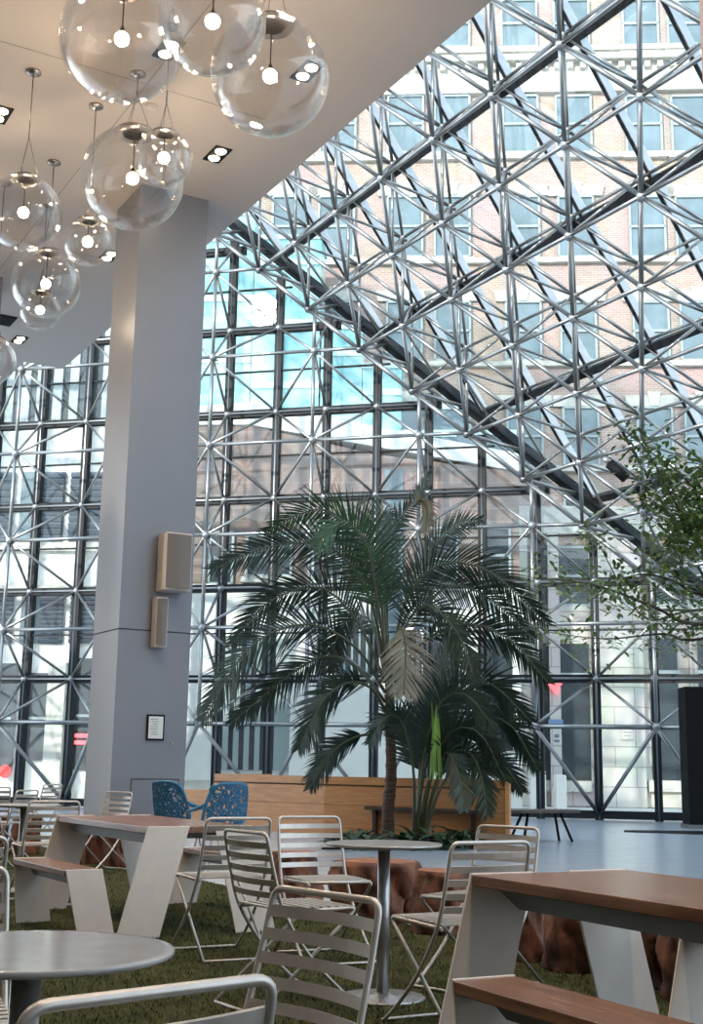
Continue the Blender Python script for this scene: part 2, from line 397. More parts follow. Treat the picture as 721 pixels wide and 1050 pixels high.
# --- turf
def inturf(p): return p.dot(E) < TE
tp = clip_poly([V((-12, -4, .012)), V((9, -4, .012)), V((9, 17.5, .012)), V((-12, 17.5, .012))], [(E * TE, E), (ew(0, -17.2), -W)])
mb = MB().prism([p - Z * .010 for p in tp], (0, 0, .012))
tb = mb.build('turf_lawn', M['turf']); tag(tb, 'dark olive artificial turf under the tables and chairs', 'grass', kind='stuff')
gb = MB()
def blades(n, ymin, ymax, hh):
    k = 0
    while k < n:
        y = ymin * (ymax / ymin) ** R.random(); x = y * R.uniform(-.31, .31); p = V((x, y, .012))
        if not inturf(p) or p.dot(W) < -17.2: continue
        k += 1; an = R.uniform(0, 2 * PI); h = hh * R.uniform(.6, 1.3); d = V((math.cos(an), math.sin(an), 0)); s = V((-d.y, d.x, 0)) * (.0022 + .00022 * y)
        i = len(gb.v); tip = p + d * h * R.uniform(.3, 1.) + Z * h * .8
        gb.v += [tuple(p - s), tuple(p + s), tuple(tip)]; gb.f.append((i, i + 1, i + 2)); gb.sm.append(False)
blades(70000, 2.6, 14.5, .026)
gb.build('grass_blades', M['blade'], tb)
# --- columns
colz = CEIL
def column(name, M0, label, size=.94, seam=2.72):
    o = empty(name, M0, math.atan2(E.y, E.x), label, 'column')
    def bx(nm, z0, z1, s, m): return MB().box((s / 2 + (size - s) / 2, size / 2, (z0 + z1) / 2), (s, s, z1 - z0)).build(nm, m, o)
    bx('lower_cladding', 0, seam - .008, size, M['column']); bx('seam', seam - .008, seam + .008, size - .03, M['seam']); bx('upper_cladding', seam + .008, colz, size, M['column'])
    return o
cM = V((-2.80, 15.16, 0))
col1 = column('column', cM, 'big square grey clad column holding the two wall speakers')
ap = onplane(134, 801, cM, W); apb = MB()
lx = (ap - cM).dot(E)
for (x0, x1, z0, z1) in ((lx, lx + .62, .93, .945), (lx, lx + .014, .1, .93), (lx + .606, lx + .62, .1, .93)): apb.box(((x0 + x1) / 2, -.002, (z0 + z1) / 2), (x1 - x0, .006, z1 - z0))
apb.build('access_panel', M['seam'], col1)
column('column', V((-6.32, 18.0, 0)), 'grey column at the far left edge of the view')
bp = at(717, 0, 11.9) - V((0, .7, 0)); bc = empty('column', (bp.x, bp.y, 0), 0, 'brown clad column just showing at the top right edge', 'column'); MB().box((.4, .3, 5.2), (.8, .8, 10.4)).build('cladding', mat('brown_column_cladding', (.27, .15, .11), .5), bc); MB().box((.4, .3, .06), (.86, .86, .12)).build('foot', M['apron'], bc)
def colpt(x, y): return onplane(x, y, cM, W)
rzE = math.atan2(E.y, E.x)
# notice
p = colpt(159, 746); nf = empty('notice_frame', p - W * -.0, rzE, 'small black framed white notice on the grey column', 'notice')
MB().box((0, -.012, 0), (.225, .024, .31)).build('frame', M['black'], nf); MB().box((0, -.0255, 0), (.185, .004, .265)).build('sheet', M['paper'], nf)
ln = MB()
for i in range(7): ln.box((-.02 + R.uniform(-.01, .01), -.0285, .10 - i * .03), (R.uniform(.06, .11), .002, .008))
ln.build('text_lines', M['ink'], nf)
p = colpt(176, 762); kn = tag(MB().tube([p + W * 0, p + W * .02], .012, 10).build('lock_knob', M['steel']), 'tiny round metal lock on the column beside the notice', 'lock')
# speakers
def speaker(px, py, w, h, d, label, tilt=0):
    p = colpt(px, py); o = empty('wall_speaker', p, rzE + tilt, label, 'speaker')
    MB().prism([(-w / 2, -.03, -h / 2), (w / 2, -.03, -h / 2), (w / 2 - .01, -d, -h / 2), (-w / 2 + .01, -d, -h / 2)], (0, 0, h)).build('cabinet', M['speaker'], o, bevel=.012)
    g = MB(); n = 8
    a = [(-(w / 2 - .02) + (w - .04) * i / n, -d - .025 * math.sin(PI * i / n), 0) for i in range(n + 1)]
    g.prism([V(q) + Z * (-h / 2 + .025) for q in a] + [V((w / 2 - .02, -d + .02, -h / 2 + .025)), V((-w / 2 + .02, -d + .02, -h / 2 + .025))], (0, 0, h - .05)).build('grille', M['grille'], o)
    MB().box((0, -.02, 0), (.1, .045, .16)).build('bracket', M['black'], o)
    return o
speaker(174, 579, .36, .72, .30, 'larger beige wall speaker high on the grey column')
speaker(161, 639, .175, .62, .16, 'slim beige wall speaker just below the larger one')
# ------------------------------------------------------------------ pendant globes and downlights
def globe(px, py, dia, Y, label):
    c = at(px, py, Y); depth = (c - EYEP).dot(FWD); r = dia * depth / F_ / 2
    o = empty('globe_pendant', (c.x, c.y, CEIL), 0, label, 'pendant lamp', 'clear glass globe pendants'); cz = c.z - CEIL
    MB().lathe([(.0001, 0), (.085, 0), (.085, -.02), (.03, -.045), (.0001, -.045)], 20).build('ceiling_rose', M['chrome'], o)
    top = cz + r; sp_ = top + r * 1.15
    if sp_ > -.25: sp_ = -.25
    cab = MB().tube([(0, 0, -.03), (0, 0, sp_)], .007, 6)
    for k in range(3):
        an = k * 2 * PI / 3 + .4; cab.tube([(0, 0, sp_), (r * .33 * math.cos(an), r * .33 * math.sin(an), top - r * .02)], .004, 5)
    cab.build('suspension_cable', M['chrome'], o)
    th0 = .36 if r > .36 else .48; prof = [(r * math.sin(t), cz + r * math.cos(t)) for t in [th0 + (PI - .001 - th0) * i / 40 for i in range(41)]]
    g = MB(); segs = 64; base = 0
    for (a, z) in prof:
        for j in range(segs): g.v.append((a * math.cos(2 * PI * j / segs), a * math.sin(2 * PI * j / segs), z))
    for i in range(40):
        for j in range(segs): a0 = i * segs + j; b0 = i * segs + (j + 1) % segs; g.f.append((a0, a0 + segs, b0 + segs, b0)); g.sm.append(True)
    gl = g.build('glass_globe', M['globe'], o); so = gl.modifiers.new('solid', 'SOLIDIFY'); so.thickness = .012 + r * .012
    rc = r * math.sin(th0) * 1.04; zc = cz + r * math.cos(th0)
    MB().lathe([(rc * .62, zc - r * .02), (rc * 1.03, zc - r * .02), (rc * 1.08, zc + r * .02), (rc * 1.0, zc + r * .055), (rc * .62, zc + r * .055), (rc * .62, zc - r * .02)], 32).build('collar', M['chrome'], o)
    MB().box((0, 0, zc + r * .02), (rc * 2, r * .09, r * .03)).box((0, 0, zc + r * .02), (r * .09, rc * 2, r * .03)).build('collar_bridge', M['chrome'], o)
    bz = cz; MB().tube([(0, 0, zc), (0, 0, bz + r * .2)], .006, 6).tube([(0, 0, bz + r * .2), (0, 0, bz + r * .09)], .018, 10).build('lamp_stem', M['black'], o)
    MB().sphere((0, 0, bz), max(.055, r * .115), 20, 14).build('bulb', M['bulb'], o)
    return o
GL = [(125, 40, 128, 9.6, 'very large clear glass globe pendant at the top left, behind its neighbour'), (218, 22, 110, 8.5, 'clear glass globe pendant cut by the top edge between two larger ones'),
      (277, 78, 122, 10.2, 'large clear glass globe pendant furthest right, nearest the glass roof'), (136, 183, 106, 12.5, 'large clear glass globe pendant overlapping the top of the grey column'),
      (168, 162, 58, 11.6, 'small clear glass globe pendant overlapping the large globe at the column top'), (24, 218, 78, 12.5, 'mid sized clear glass globe pendant on a long cable near the left edge'),
      (90, 248, 50, 13.2, 'small clear glass globe pendant just left of the column'), (47, 291, 70, 14.6, 'mid sized clear glass globe pendant overlapping a smaller one below it'),
      (41, 318, 42, 15.9, 'smallest clear glass globe pendant, behind and below a mid sized one'), (-9, 369, 50, 15.2, 'clear glass globe pendant cut by the left edge below the others')]
for g in GL: globe(*g)
def downlight(px, py, label, rot=0, two=True):
    p = onz(px, py, CEIL); o = empty('downlight', p, math.atan2(W.y, W.x) + rot, label, 'ceiling light', 'recessed twin downlights')
    MB().box((0, 0, -.004), (.42, .22, .012)).build('recess', M['black'], o)
    for x in (-.1, .1): MB().lathe([(.0001, -.022), (.062, -.022), (.068, -.008), (.0001, -.008)], 18, (x, 0, 0)).build('lens', M['lens'], o)
    return o
for a in [(223, 158, 'twin black downlight right of the column top globes'), (112, 262, 'twin black downlight just left of the column'), (20, 348, 'twin black downlight low at the left near the ceiling corner'),
          (315, 73, 'twin black downlight seen through the right hand globe'), (0, 117, 'twin black downlight cut by the left edge'), (173, 50, 'twin black downlight seen behind the top left globes')]: downlight(*a)
p = onz(5, 328, CEIL); o = empty('ceiling_vent', p, math.atan2(W.y, W.x), 'dark square ceiling vent at the left edge', 'vent'); v = MB().box((0, 0, -.01), (.5, .3, .02)).build('vent_frame', M['black'], o)
for k in range(5): MB().box((0, -.1 + k * .05, -.024), (.44, .012, .01)).build('vent_slat', M['black'], o)
p = onz(156, 109, CEIL); tag(MB().lathe([(.0001, -.02), (.07, -.02), (.08, 0), (.0001, 0)], 20, p).build('sprinkler_rose', M['ceil']), 'small round white ceiling sprinkler plate between the globes', 'sprinkler')
# ------------------------------------------------------------------ slatted metal chairs
def arc_pts(pts, r, n=5):
    pts = [V(p) for p in pts]; out = [pts[0]]
    for i in range(1, len(pts) - 1):
        a, b, c = pts[i - 1], pts[i], pts[i + 1]; ra = min(r, (a - b).length * .45, (c - b).length * .45)
        p0, p1 = b + (a - b).normalized() * ra, b + (c - b).normalized() * ra
        for k in range(n + 1): t = k / n; out.append((1 - t) ** 2 * p0 + 2 * t * (1 - t) * b + t * t * p1)
    out.append(pts[-1]); return out
def make_chair():
    o = empty('slatted_chair', (0, 0, 0)); r = .0092
    def side(s): return [V((s * .203, -.275, .785)), V((s * .208, -.235, .62)), V((s * .212, -.175, .44)), V((s * .216, -.03, .24)), V((s * .219, .12, .10)), V((s * .22, .24, r))]
    L = spline(side(-1), 5); Rr = spline(side(1), 5)
    path = list(reversed(L)) + [None] + Rr
    back = arc_pts([L[2], V((-.203, -.278, .80)), V((.203, -.278, .80)), Rr[2]], .05)
    MB().tube(list(reversed(L[3:])) + back + Rr[3:], r, 8).build('back_frame', M['chair'], o)
    MB().tube(arc_pts([L[-1], V((-.22, .24, r)) + V((0, .012, 0)), V((.22, .252, r)), Rr[-1]], .02), r * .9, 8).build('front_floor_bar', M['chair'], o)
    for s in (-1, 1):
        pts = arc_pts([V((s * .195, -.19, .442)), V((s * .195, .24, .452)), V((s * .2, -.30, r))], .05, 8)
        MB().tube(pts, r, 8).build('seat_rail_leg', M['chair'], o)
    MB().tube([(-.2, -.30, r), (.2, -.30, r)], r * .9, 8).build('rear_floor_bar', M['chair'], o)
    MB().tube([(-.195, .215, .452), (.195, .215, .452)], r, 8).build('seat_front_bar', M['chair'], o)
    for k in range(9):
        y = -.175 + k * .046; MB().box((0, y, .457 + .004 * math.sin(k * .4)), (.39, .028, .008)).build('seat_slat', M['chair'], o)
    for k in range(5):
        z = .745 - k * .056; y = -.262 + (.745 - z) * .24; sl = MB(); n = 8
        a = [V((-.205 + .41 * i / n, y - .030 * math.sin(PI * i / n), z)) for i in range(n + 1)]
        for i in range(n):
            p, q = a[i], a[i + 1]; sl.box((p + q) / 2, ((q - p).length * 1.04, .007, .029), x=q - p, z=V((0, -.24, 1)))
        sl.build('back_slat', M['chair'], o)
    return o
chair0 = make_chair(); used = [0]
def place_chair(x, y, th, label, s=1.):
    o = chair0 if not used[0] else copy_tree(chair0); used[0] += 1
    o.location = (x, y, .014 if inturf(V((x, y, 0))) else 0); o.rotation_euler = (0, 0, math.radians(th)); o.scale = (s, s, s)
    tag(o, label, 'chair', 'slatted metal chairs')
for a in [(-.26, 3.05, 131, 'slatted metal chair in the centre foreground, its whole back facing the viewer'),
          (-.44, 2.05, 41, 'slatted metal chair cut by the bottom edge, nearest the viewer'),
          (-1.10, 3.52, 200, 'slatted metal chair cut by the left edge behind the near round table'),
          (.49, 5.80, 29, 'slatted metal chair beside the right picnic table, right of the pedestal table'),
          (.69, 6.84, 136, 'slatted metal chair furthest right, behind the chair at the right picnic table'),
          (-.25, 6.28, 304, 'slatted metal chair left of the pedestal table, turned almost edge on'),
          (-.76, 7.85, 27, 'slatted metal chair between the left picnic table and the edge on chair'),
          (-.12, 7.72, 204, 'slatted metal chair behind the pedestal table, facing the viewer before the stumps'),
          (-2.46, 10.5, 28, 'slatted metal chair just beyond the far end of the left picnic table'),
          (-2.62, 13.6, 143, 'slatted metal chair in front of the grey column, behind the left picnic table'),
          (-1.72, 5.5, 30, 'slatted metal chair end showing at the left edge beside the left picnic bench'),
          (-4.35, 15.6, 25, 'slatted metal chair far left at the edge, behind the thin pedestal table'),
          (-3.72, 14.0, 70, 'slatted metal chair far left, side on, beyond the thin pedestal table'),
          (-4.5, 18.7, 62, 'small distant slatted metal chair nearest the glass wall on the left')]: place_chair(*a)
# ------------------------------------------------------------------ round pedestal tables
def pedestal(x, y, label, top='steel', r=.292):
    o = empty('pedestal_table', (x, y, .014), 0, label, 'table', 'round pedestal tables')
    MB().lathe([(.0001, .722), (r - .012, .722), (r, .727), (r, .734), (r - .0015, .7365), (r - .003, .737), (r - .02, .737), (.0001, .737)], 64).build('tabletop', M[top], o)
    MB().lathe([(.0001, 0), (.21, 0), (.212, .006), (.205, .012), (.05, .02), (.031, .03), (.0001, .03)], 48).build('base_plate', M['steel'], o)
    MB().tube([(0, 0, .02), (0, 0, .715)], .031, 24).build('post', M['steel'], o)
    sp_ = MB().box((0, 0, .714), (.34, .05, .012)).box((0, 0, .713), (.05, .34, .012)); sp_.build('top_bracket', M['apron'], o)
pedestal(.19, 6.49, 'round grey pedestal table standing alone in the middle of the chairs')
pedestal(-.645, 2.68, 'glossy round pedestal table in the near left corner', 'polished', .297)
pedestal(-2.86, 11.4, 'thin distant round pedestal table left of the picnic table', 'steel', .33)
pedestal(-4.0, 13.6, 'furthest round pedestal table at the left edge')
# ------------------------------------------------------------------ picnic tables
def picnic(ox, oy, th, label):
    o = empty('picnic_table', (ox, oy, .013), math.atan2(W.y, W.x) + th, label, 'table', 'picnic tables with attached benches')
    # local x runs along the table (far end to near end), local y towards the right
    Lt, Wt, lw, lo, b1, bw, Lb, zt, zb, t = 1.84, .78, .30, .188, .544, .245, 1.12, .70, .44, .012
    e = MB().box((Lt / 2, Wt / 2, zt - .022), (Lt - .03, Wt, .044)).build('tabletop', M['ipe'], o, bevel=.004)
    ap_ = MB()
    for y in (.10, Wt - .10): ap_.prism([(.06, y - .02, zt - .045), (.22, y - .02, zt - .115), (Lt - .22, y - .02, zt - .115), (Lt - .06, y - .02, zt - .045)], (0, .04, 0))
    ap_.box((Lt / 2, Wt / 2, zt - .065), (Lt - .3, .05, .04)).build('apron', M['apron'], o)
    def plate(name, x, y0t, y0b, wd, ztop, m='plate'):
        MB().prism([(x, y0t, ztop), (x, y0t + wd, ztop), (x, y0b + wd, 0), (x, y0b, 0)], (t, 0, 0)).build(name, M[m], o, bevel=.003)
    def flip(side, x, y0, wd): return (x, y0) if side == 0 else (Lt - x - t, Wt - y0 - wd)
    for side in (0, 1):
        for x in (0, Lt - t):
            xx, y0 = flip(side, x, 0, lw); _, y1 = flip(side, x, -lo, lw); plate('table_leg', xx, y0, y1, lw, zt + .004)
        x0 = Lt - Lb
        xx, y0 = flip(side, Lt - t, -b1, bw); _, y1 = flip(side, Lt - t, -lo - bw, bw); plate('bench_leg', xx, y0, y1, bw, zb + .004)
        xx, y0 = flip(side, x0, -b1, bw); _, y1 = flip(side, x0, -b1 + .05, bw); plate('bench_leg', xx, y0, y1, bw, zb + .004)
        xa, ya = (x0 + t, -b1) if side == 0 else (t, Wt + b1 - bw)
        MB().box((xa + (Lb - 2 * t) / 2, ya + bw / 2, zb - .02), (Lb - 2 * t, bw, .04)).build('bench_seat', M['ipe'], o, bevel=.004)
        MB().prism([(xa + .03, ya + bw / 2 - .02, zb - .04), (xa + .15, ya + bw / 2 - .02, zb - .10), (xa + Lb - .17, ya + bw / 2 - .02, zb - .10), (xa + Lb - .05, ya + bw / 2 - .02, zb - .04)], (0, .04, 0)).build('bench_rail', M['apron'], o)
    return o
picnic(-2.26, 10.05, .025, 'wooden topped picnic table on pale slanted plates at the left')
picnic(.494, 5.16, -.04, 'wooden topped picnic table on pale slanted plates in the right foreground')
# ------------------------------------------------------------------ tree stump stools
def stump(x, y, r, h, label, sx=1., rot=0):
    o = empty('stump_stool', (x, y, .0), rot, label, 'stump', 'rough tree stump stools')
    ph = [R.uniform(0, 6.28) for _ in range(6)]
    def wob(i, an): return 1 + .07 * math.sin(2 * an + ph[0] + i * .25) + .06 * math.sin(3 * an + ph[1] - i * .3) + .05 * math.sin(5 * an + ph[2] + i * .7) + .035 * math.sin(9 * an + ph[3] + i) 
    prof = [(.0001, 0)] + [(r * (1.05 - .10 * t + .05 * math.sin(4.5 * t + ph[4])), h * t) for t in [k / 14 for k in range(15)]] + [(r * .90, h)]
    def wob2(i, an):
        t = min(i, 15) / 1.5; fade = .35 if i > 14 else 1
        return wob(9 if i > 14 else t, an) + fade * (.05 * math.sin(13 * an + ph[5] + t) * math.sin(t * 1.3 + ph[0]) - .07 * max(0, math.sin(4 * an + ph[1] + .5 * t) * math.sin(1.1 * t + ph[3]) - .35) * 2)
    b = MB().lathe(prof, 64, (0, 0, 0), wob2).build('trunk', M['stump'], o); b.scale = (sx, 1, 1)
    for k in range(R.randint(2, 4)):
        an = R.uniform(0, 6.28); MB().sphere((r * .93 * math.cos(an) * sx, r * .93 * math.sin(an), h * R.uniform(.2, .7)), r * R.uniform(.13, .24), 10, 8, (1, 1, 1.5)).build('knot', M['stump'], o)
    tpb = MB().lathe([(r * .9, h), (r * .87, h + .008), (.0001, h + .010)], 40, (0, 0, 0), lambda i, an: wob(9, an)).build('sawn_top', M['stumptop'], o); tpb.scale = (sx, 1, 1)
for a in [(-.42, 10.75, .19, .42, 'rough stump stool behind the backrest of the middle chair'), (.235, 9.75, .31, .43, 'widest rough stump stool right behind the pedestal table post'),
          (.70, 9.05, .22, .42, 'rough stump stool seen through the right pedestal chair'), (1.02, 8.25, .21, .42, 'rough stump stool behind the end plate of the right picnic table'),
          (1.07, 7.88, .14, .36, 'narrow dark stump stool left of the white leg under the right table'), (1.36, 7.5, .21, .43, 'knobbly stump stool beside the white leg under the right table'),
          (1.62, 7.02, .19, .42, 'rough stump stool behind the white leg under the right table'), (1.80, 6.6, .20, .42, 'rough stump stool right of the white leg under the right table'),
          (2.16, 6.15, .22, .43, 'stump stool at the right edge under the right table'),
          (-2.50, 14.3, .16, .44, 'rough stump stool under the distant chair by the column, right one'), (-2.83, 14.55, .13, .44, 'rough stump stool under the distant chair by the column, middle one'),
          (-3.1, 14.75, .16, .44, 'rough stump stool under the distant chair by the column, left one'), (-3.95, 15.9, .18, .44, 'distant stump stool left of the thin pedestal table post'), (-4.45, 16.3, .17, .44, 'leftmost distant stump stool at the edge of the view')]: stump(*a)
# ------------------------------------------------------------------ blue shell chairs
def shell_chair(x, y, th, label):
    o = empty('shell_chair', (x, y, 0), math.radians(th), label, 'chair', 'blue moulded shell chairs')
    # perforated back: net of struts on a curved sheet
    def S(u, v): # u -1..1 across, v 0..1 upward
        w = .27 * (1 - .12 * v * v); return V((u * w, -.20 - .12 * v + .10 * u * u, .46 + .46 * v))
    fr_ = MB(); n = 24
    ring = [S(-1, .12), S(-1.0, .45), S(-.93, .8), S(-.7, .97), S(0, 1.0), S(.7, .97), S(.93, .8), S(1.0, .45), S(1, .12), S(.5, 0), S(0, -.02), S(-.5, 0)]
    fr_.tube(spline(ring + [ring[0]], 4)[:-1], .02, 8, closed=True).build('shell_rim', M['bluechair'], o)
    net = MB(); rr = random.Random(5); nu, nv = 9, 9
    pts = {(i, j): S(-.95 + 1.9 * (i + rr.uniform(-.3, .3) + (.5 if j % 2 else 0)) / nu * .93, .04 + .92 * (j + rr.uniform(-.25, .25)) / nv) for i in range(nu + 1) for j in range(nv + 1)}
    for i in range(nu + 1):
        for j in range(nv + 1):
            for di, dj in ((1, 0), (0, 1), ((1, 1) if j % 2 else (-1, 1))):
                if (i + di, j + dj) in pts and rr.random() > .12: net.tube([pts[i, j], pts[i + di, j + dj]], .0125, 5)
    net.build('perforated_back', M['bluechair'], o)
    MB().lathe([(.0001, .43), (.2, .435), (.255, .455), (.25, .468), (.2, .452), (.0001, .448)], 32).build('seat', M['bluechair'], o)
    for s in (-1, 1): 
        MB().tube(spline([S(s, .5), V((s * .29, 0, .64)), V((s * .27, .2, .60)), V((s * .22, .23, .47))], 5), [.024] * 8 + [.02] * 8, 8).build('arm', M['bluechair'], o)
        for f in (-1, 1): MB().tube([(s * .15, f * .13, .44), (s * .22, f * .2, .0)], .012, 8).build('leg', M['chrome'], o)
shell_chair(-1.93, 14.9, -38, 'teal blue net backed shell chair, left of the facing pair')
shell_chair(-1.43, 14.3, 38, 'teal blue net backed shell chair, right of the facing pair')
# ------------------------------------------------------------------ planter, bench and planting
A0, B0, C0 = onz(220, 793.4, .955), onz(333, 796, .955), onz(522, 800, .955)
pl = empty('wooden_planter', (B0.x, B0.y, 0), 0, 'long honey coloured wooden planter box behind the palm', 'planter')
def wallpanel(name, a, b, z0, z1, th=.06):
    a = V((a.x - B0.x, a.y - B0.y, 0)); b = V((b.x - B0.x, b.y - B0.y, 0)); d = (b - a).normalized(); n = V((-d.y, d.x, 0))
    MB().prism([a + Z * z0, b + Z * z0, b + Z * z1, a + Z * z1], n * th).build(name, M['oak'], pl)
wallpanel('left_panel', A0, B0, .50, .955); wallpanel('left_lower_panel', A0, B0, 0, .494)
wallpanel('right_panel', B0, C0, .50, .955); wallpanel('right_lower_panel', B0, C0, 0, .494)
D0 = C0 + V((.10, 1.5, 0)); wallpanel('end_panel', C0, D0, 0, .955)
back1, back2 = A0 + V((.9, 1.6, 0)), D0
wallpanel('back_panel', back1, back2, 0, .9); wallpanel('side_panel', back1, A0, 0, .955)
MB().prism([V((q.x - B0.x, q.y - B0.y, .80)) for q in (A0, B0, C0, D0, back1)], (0, 0, .03)).build('soil', M['soil'], pl)
q0 = A0 + (A0 - B0).normalized() * .02; q1 = q0 + (A0 - B0).normalized() * 1.1
wallpanel('low_bench', q1, q0, 0, .66, .5)
sb = empty('plank_seat', (0, 0, 0), 0, 'thin dark plank seat running along the planter front', 'bench')
d = (C0 - B0).normalized(); n = V((-d.y, d.x, 0)); a, b = B0 + d * .9, B0 + d * 3.1
MB().prism([V((a.x, a.y, .44)), V((b.x, b.y, .44)), V((b.x, b.y, .49)), V((a.x, a.y, .49))], -n * .16).build('plank', M['slab'], sb)
for t in (.15, 1.95): q = a + d * t - n * .06; MB().box((q.x, q.y, .22), (.06, .08, .44), x=d).build('support', M['slab'], sb)
# planting bed on the floor
bed = [onz(335, 870, 0), onz(505, 868, 0), onz(512, 856, 0), B0 + d * 3.0, B0 + d * .2, onz(335, 860, 0)]
bed = [onz(330, 871, 0), onz(500, 869, 0), onz(512, 860, 0), onz(420, 853, 0), onz(335, 858, 0)]
tag(MB().prism([V((p.x, p.y, 0)) for p in bed], (0, 0, .05)).build('planting_bed', M['soil']), 'low bed of dark soil around the palm trunk', 'planting bed')
def leaf(mb, base, dirn, L, w, droop=.5, nseg=6, fold=.25):
    dirn = V(dirn).normalized(); side = dirn.cross(Z); side = side.normalized() if side.length > 1e-4 else V((1, 0, 0))
    p = V(base); d = dirn.copy(); pts = []
    for i in range(nseg + 1):
        t = i / nseg; pts.append((p.copy(), w * (math.sin(PI * min(1, t * .92 + .08)) ** .8))); d = (d - Z * (droop / nseg)).normalized(); p = p + d * (L / nseg)
    n0 = len(mb.v)
    for q, ww in pts:
        up = side.cross(d) * fold * ww
        mb.v += [tuple(q - side * ww + Z * abs(fold) * ww), tuple(q), tuple(q + side * ww + Z * abs(fold) * ww)]
    for i in range(nseg):
        a = n0 + i * 3
        mb.f += [(a, a + 1, a + 4, a + 3), (a + 1, a + 2, a + 5, a + 4)]; mb.sm += [True, True]
def ground_plant(x, y, s, label):
    o = empty('ground_plant', (x, y, .04), 0, label, 'plant', 'low leafy plants around the palm')
    mb = MB()
    for k in range(16):
        an = k * 2.4 + R.uniform(-.3, .3); el = R.uniform(.35, 1.1); leaf(mb, (0, 0, .02), (math.cos(an) * math.cos(el), math.sin(an) * math.cos(el), math.sin(el)), s * R.uniform(.8, 1.2), s * .11, 1.2)
    mb.build('leaves', M['groundleaf'], o)
GP = [(345, 868), (362, 866), (380, 868), (374, 862), (412, 866), (428, 868), (444, 866), (458, 868), (472, 866), (488, 868), (436, 861), (466, 860)]
PLN = ['dark green rosette plant at the far left end of the low bed', 'dark green rosette plant second from the left end of the low bed', 'dark green rosette plant just left of the palm trunk, in the front row', 'dark green rosette plant behind the front row, left of the palm trunk',
       'dark green rosette plant just right of the palm trunk, in the front row', 'dark green rosette plant second to the right of the palm trunk, front row', 'dark green rosette plant third to the right of the palm trunk, front row', 'dark green rosette plant third from the right end of the low bed',
       'dark green rosette plant second from the right end of the low bed', 'dark green rosette plant at the far right end of the low bed', 'dark green rosette plant in the back row below the clump palm stems', 'dark green rosette plant in the back row, right of the clump palm stems']
for i, (x, y) in enumerate(GP):
    p = onz(x, y, .04); ground_plant(p.x, p.y, .34 + .06 * ((i * 7) % 3), PLN[i])
def frond(root, pts, wl, wr_, matn='palm', n=50, dens=1., stem=.25, droop=.3, hang=.0, wid=.020, face=.66):
    pts = spline(pts, 10); ln = [0]
    for i in range(1, len(pts)): ln.append(ln[-1] + (pts[i] - pts[i - 1]).length)
    T = ln[-1]; mb = MB()
    def ev(s):
        for i in range(1, len(pts)):
            if ln[i] >= s: t = (s - ln[i - 1]) / max(1e-6, ln[i] - ln[i - 1]); return pts[i - 1].lerp(pts[i], t), (pts[i] - pts[i - 1]).normalized()
        return pts[-1], (pts[-1] - pts[-2]).normalized()
    st = [ev(T * k / 14)[0] for k in range(15)]
    f = MB().tube(st, [.026 * (1 - .85 * k / 14) + .003 for k in range(15)], 6).build('frond_stalk', M['stalk'], root)
    for k in range(n):
        s = stem + (1 - stem) * (k + .5) / n; p, t = ev(T * s); u = (s - stem) / (1 - stem)
        prof = (math.sin(PI * (.14 + .80 * u)) ** .7) * (.75 + .25 * (1 - u))
        sd = t.cross(Z); sd = sd.normalized() if sd.length > .05 else V((0, 0, 0)); sd = (sd * (1 - face) + t.cross(V((0, 1, 0))).normalized() * face).normalized(); nrm = sd.cross(t).normalized()
        if nrm.z < 0: nrm = -nrm
        for sg, wd in ((-1, wl), (1, wr_)):
            L = wd * 1.22 * prof * R.uniform(.85, 1.12)
            d = (sd * sg * R.uniform(.7, .95) + t * (.6 + .5 * u) + nrm * R.uniform(-.05, .3) - Z * hang * .5).normalized()
            n0 = len(mb.v); q = p.copy(); wv = t.cross(d).cross(d); wv = (t - d * t.dot(d)).normalized(); segs = 4
            for i in range(segs + 1):
                tt = i / segs; hw = wid * (1 - tt ** 1.7) * (.5 + min(.5, tt * 3)); mb.v += [tuple(q - wv * hw), tuple(q + wv * hw)]
                d = (d - Z * (droop / segs) * (.6 + tt)).normalized(); q = q + d * (L / segs); wv = (t - d * t.dot(d)).normalized()
            for i in range(segs): a = n0 + 2 * i; mb.f.append((a, a + 1, a + 3, a + 2)); mb.sm.append(True)
    mb.build('leaflets', M[matn], f); f.name = 'frond'
    return f
PY = 18.6
def P3(l, dz=0.): return [at(x, y, PY + dz * k / max(1, len(l) - 1)) for k, (x, y) in enumerate(l)]
pb = onz(398, 862, 0); PY = pb.y
palm = empty('palm_tree', (pb.x, pb.y, 0), 0, 'tall arching palm with a brown trunk in front of the wooden planter', 'palm tree')
def rel(l, o): return [p - o for p in l]
tr = P3([(398, 862), (398, 830), (401, 800), (401, 770), (400, 740), (399, 712)])
cs = [(400, 745), (400, 715), (398, 690), (397, 668), (397, 650)]
MB().tube(spline(rel(P3(cs), pb), 6), [.088 - .0022 * i for i in range(25)], 12).build('crown_shaft', M['stalk'], palm)
MB().tube(spline(rel(tr, pb), 6), [.10 - .001 * i + (.010 if i % 3 == 0 else 0) for i in range(31)], 16).build('trunk', M['trunk'], palm)
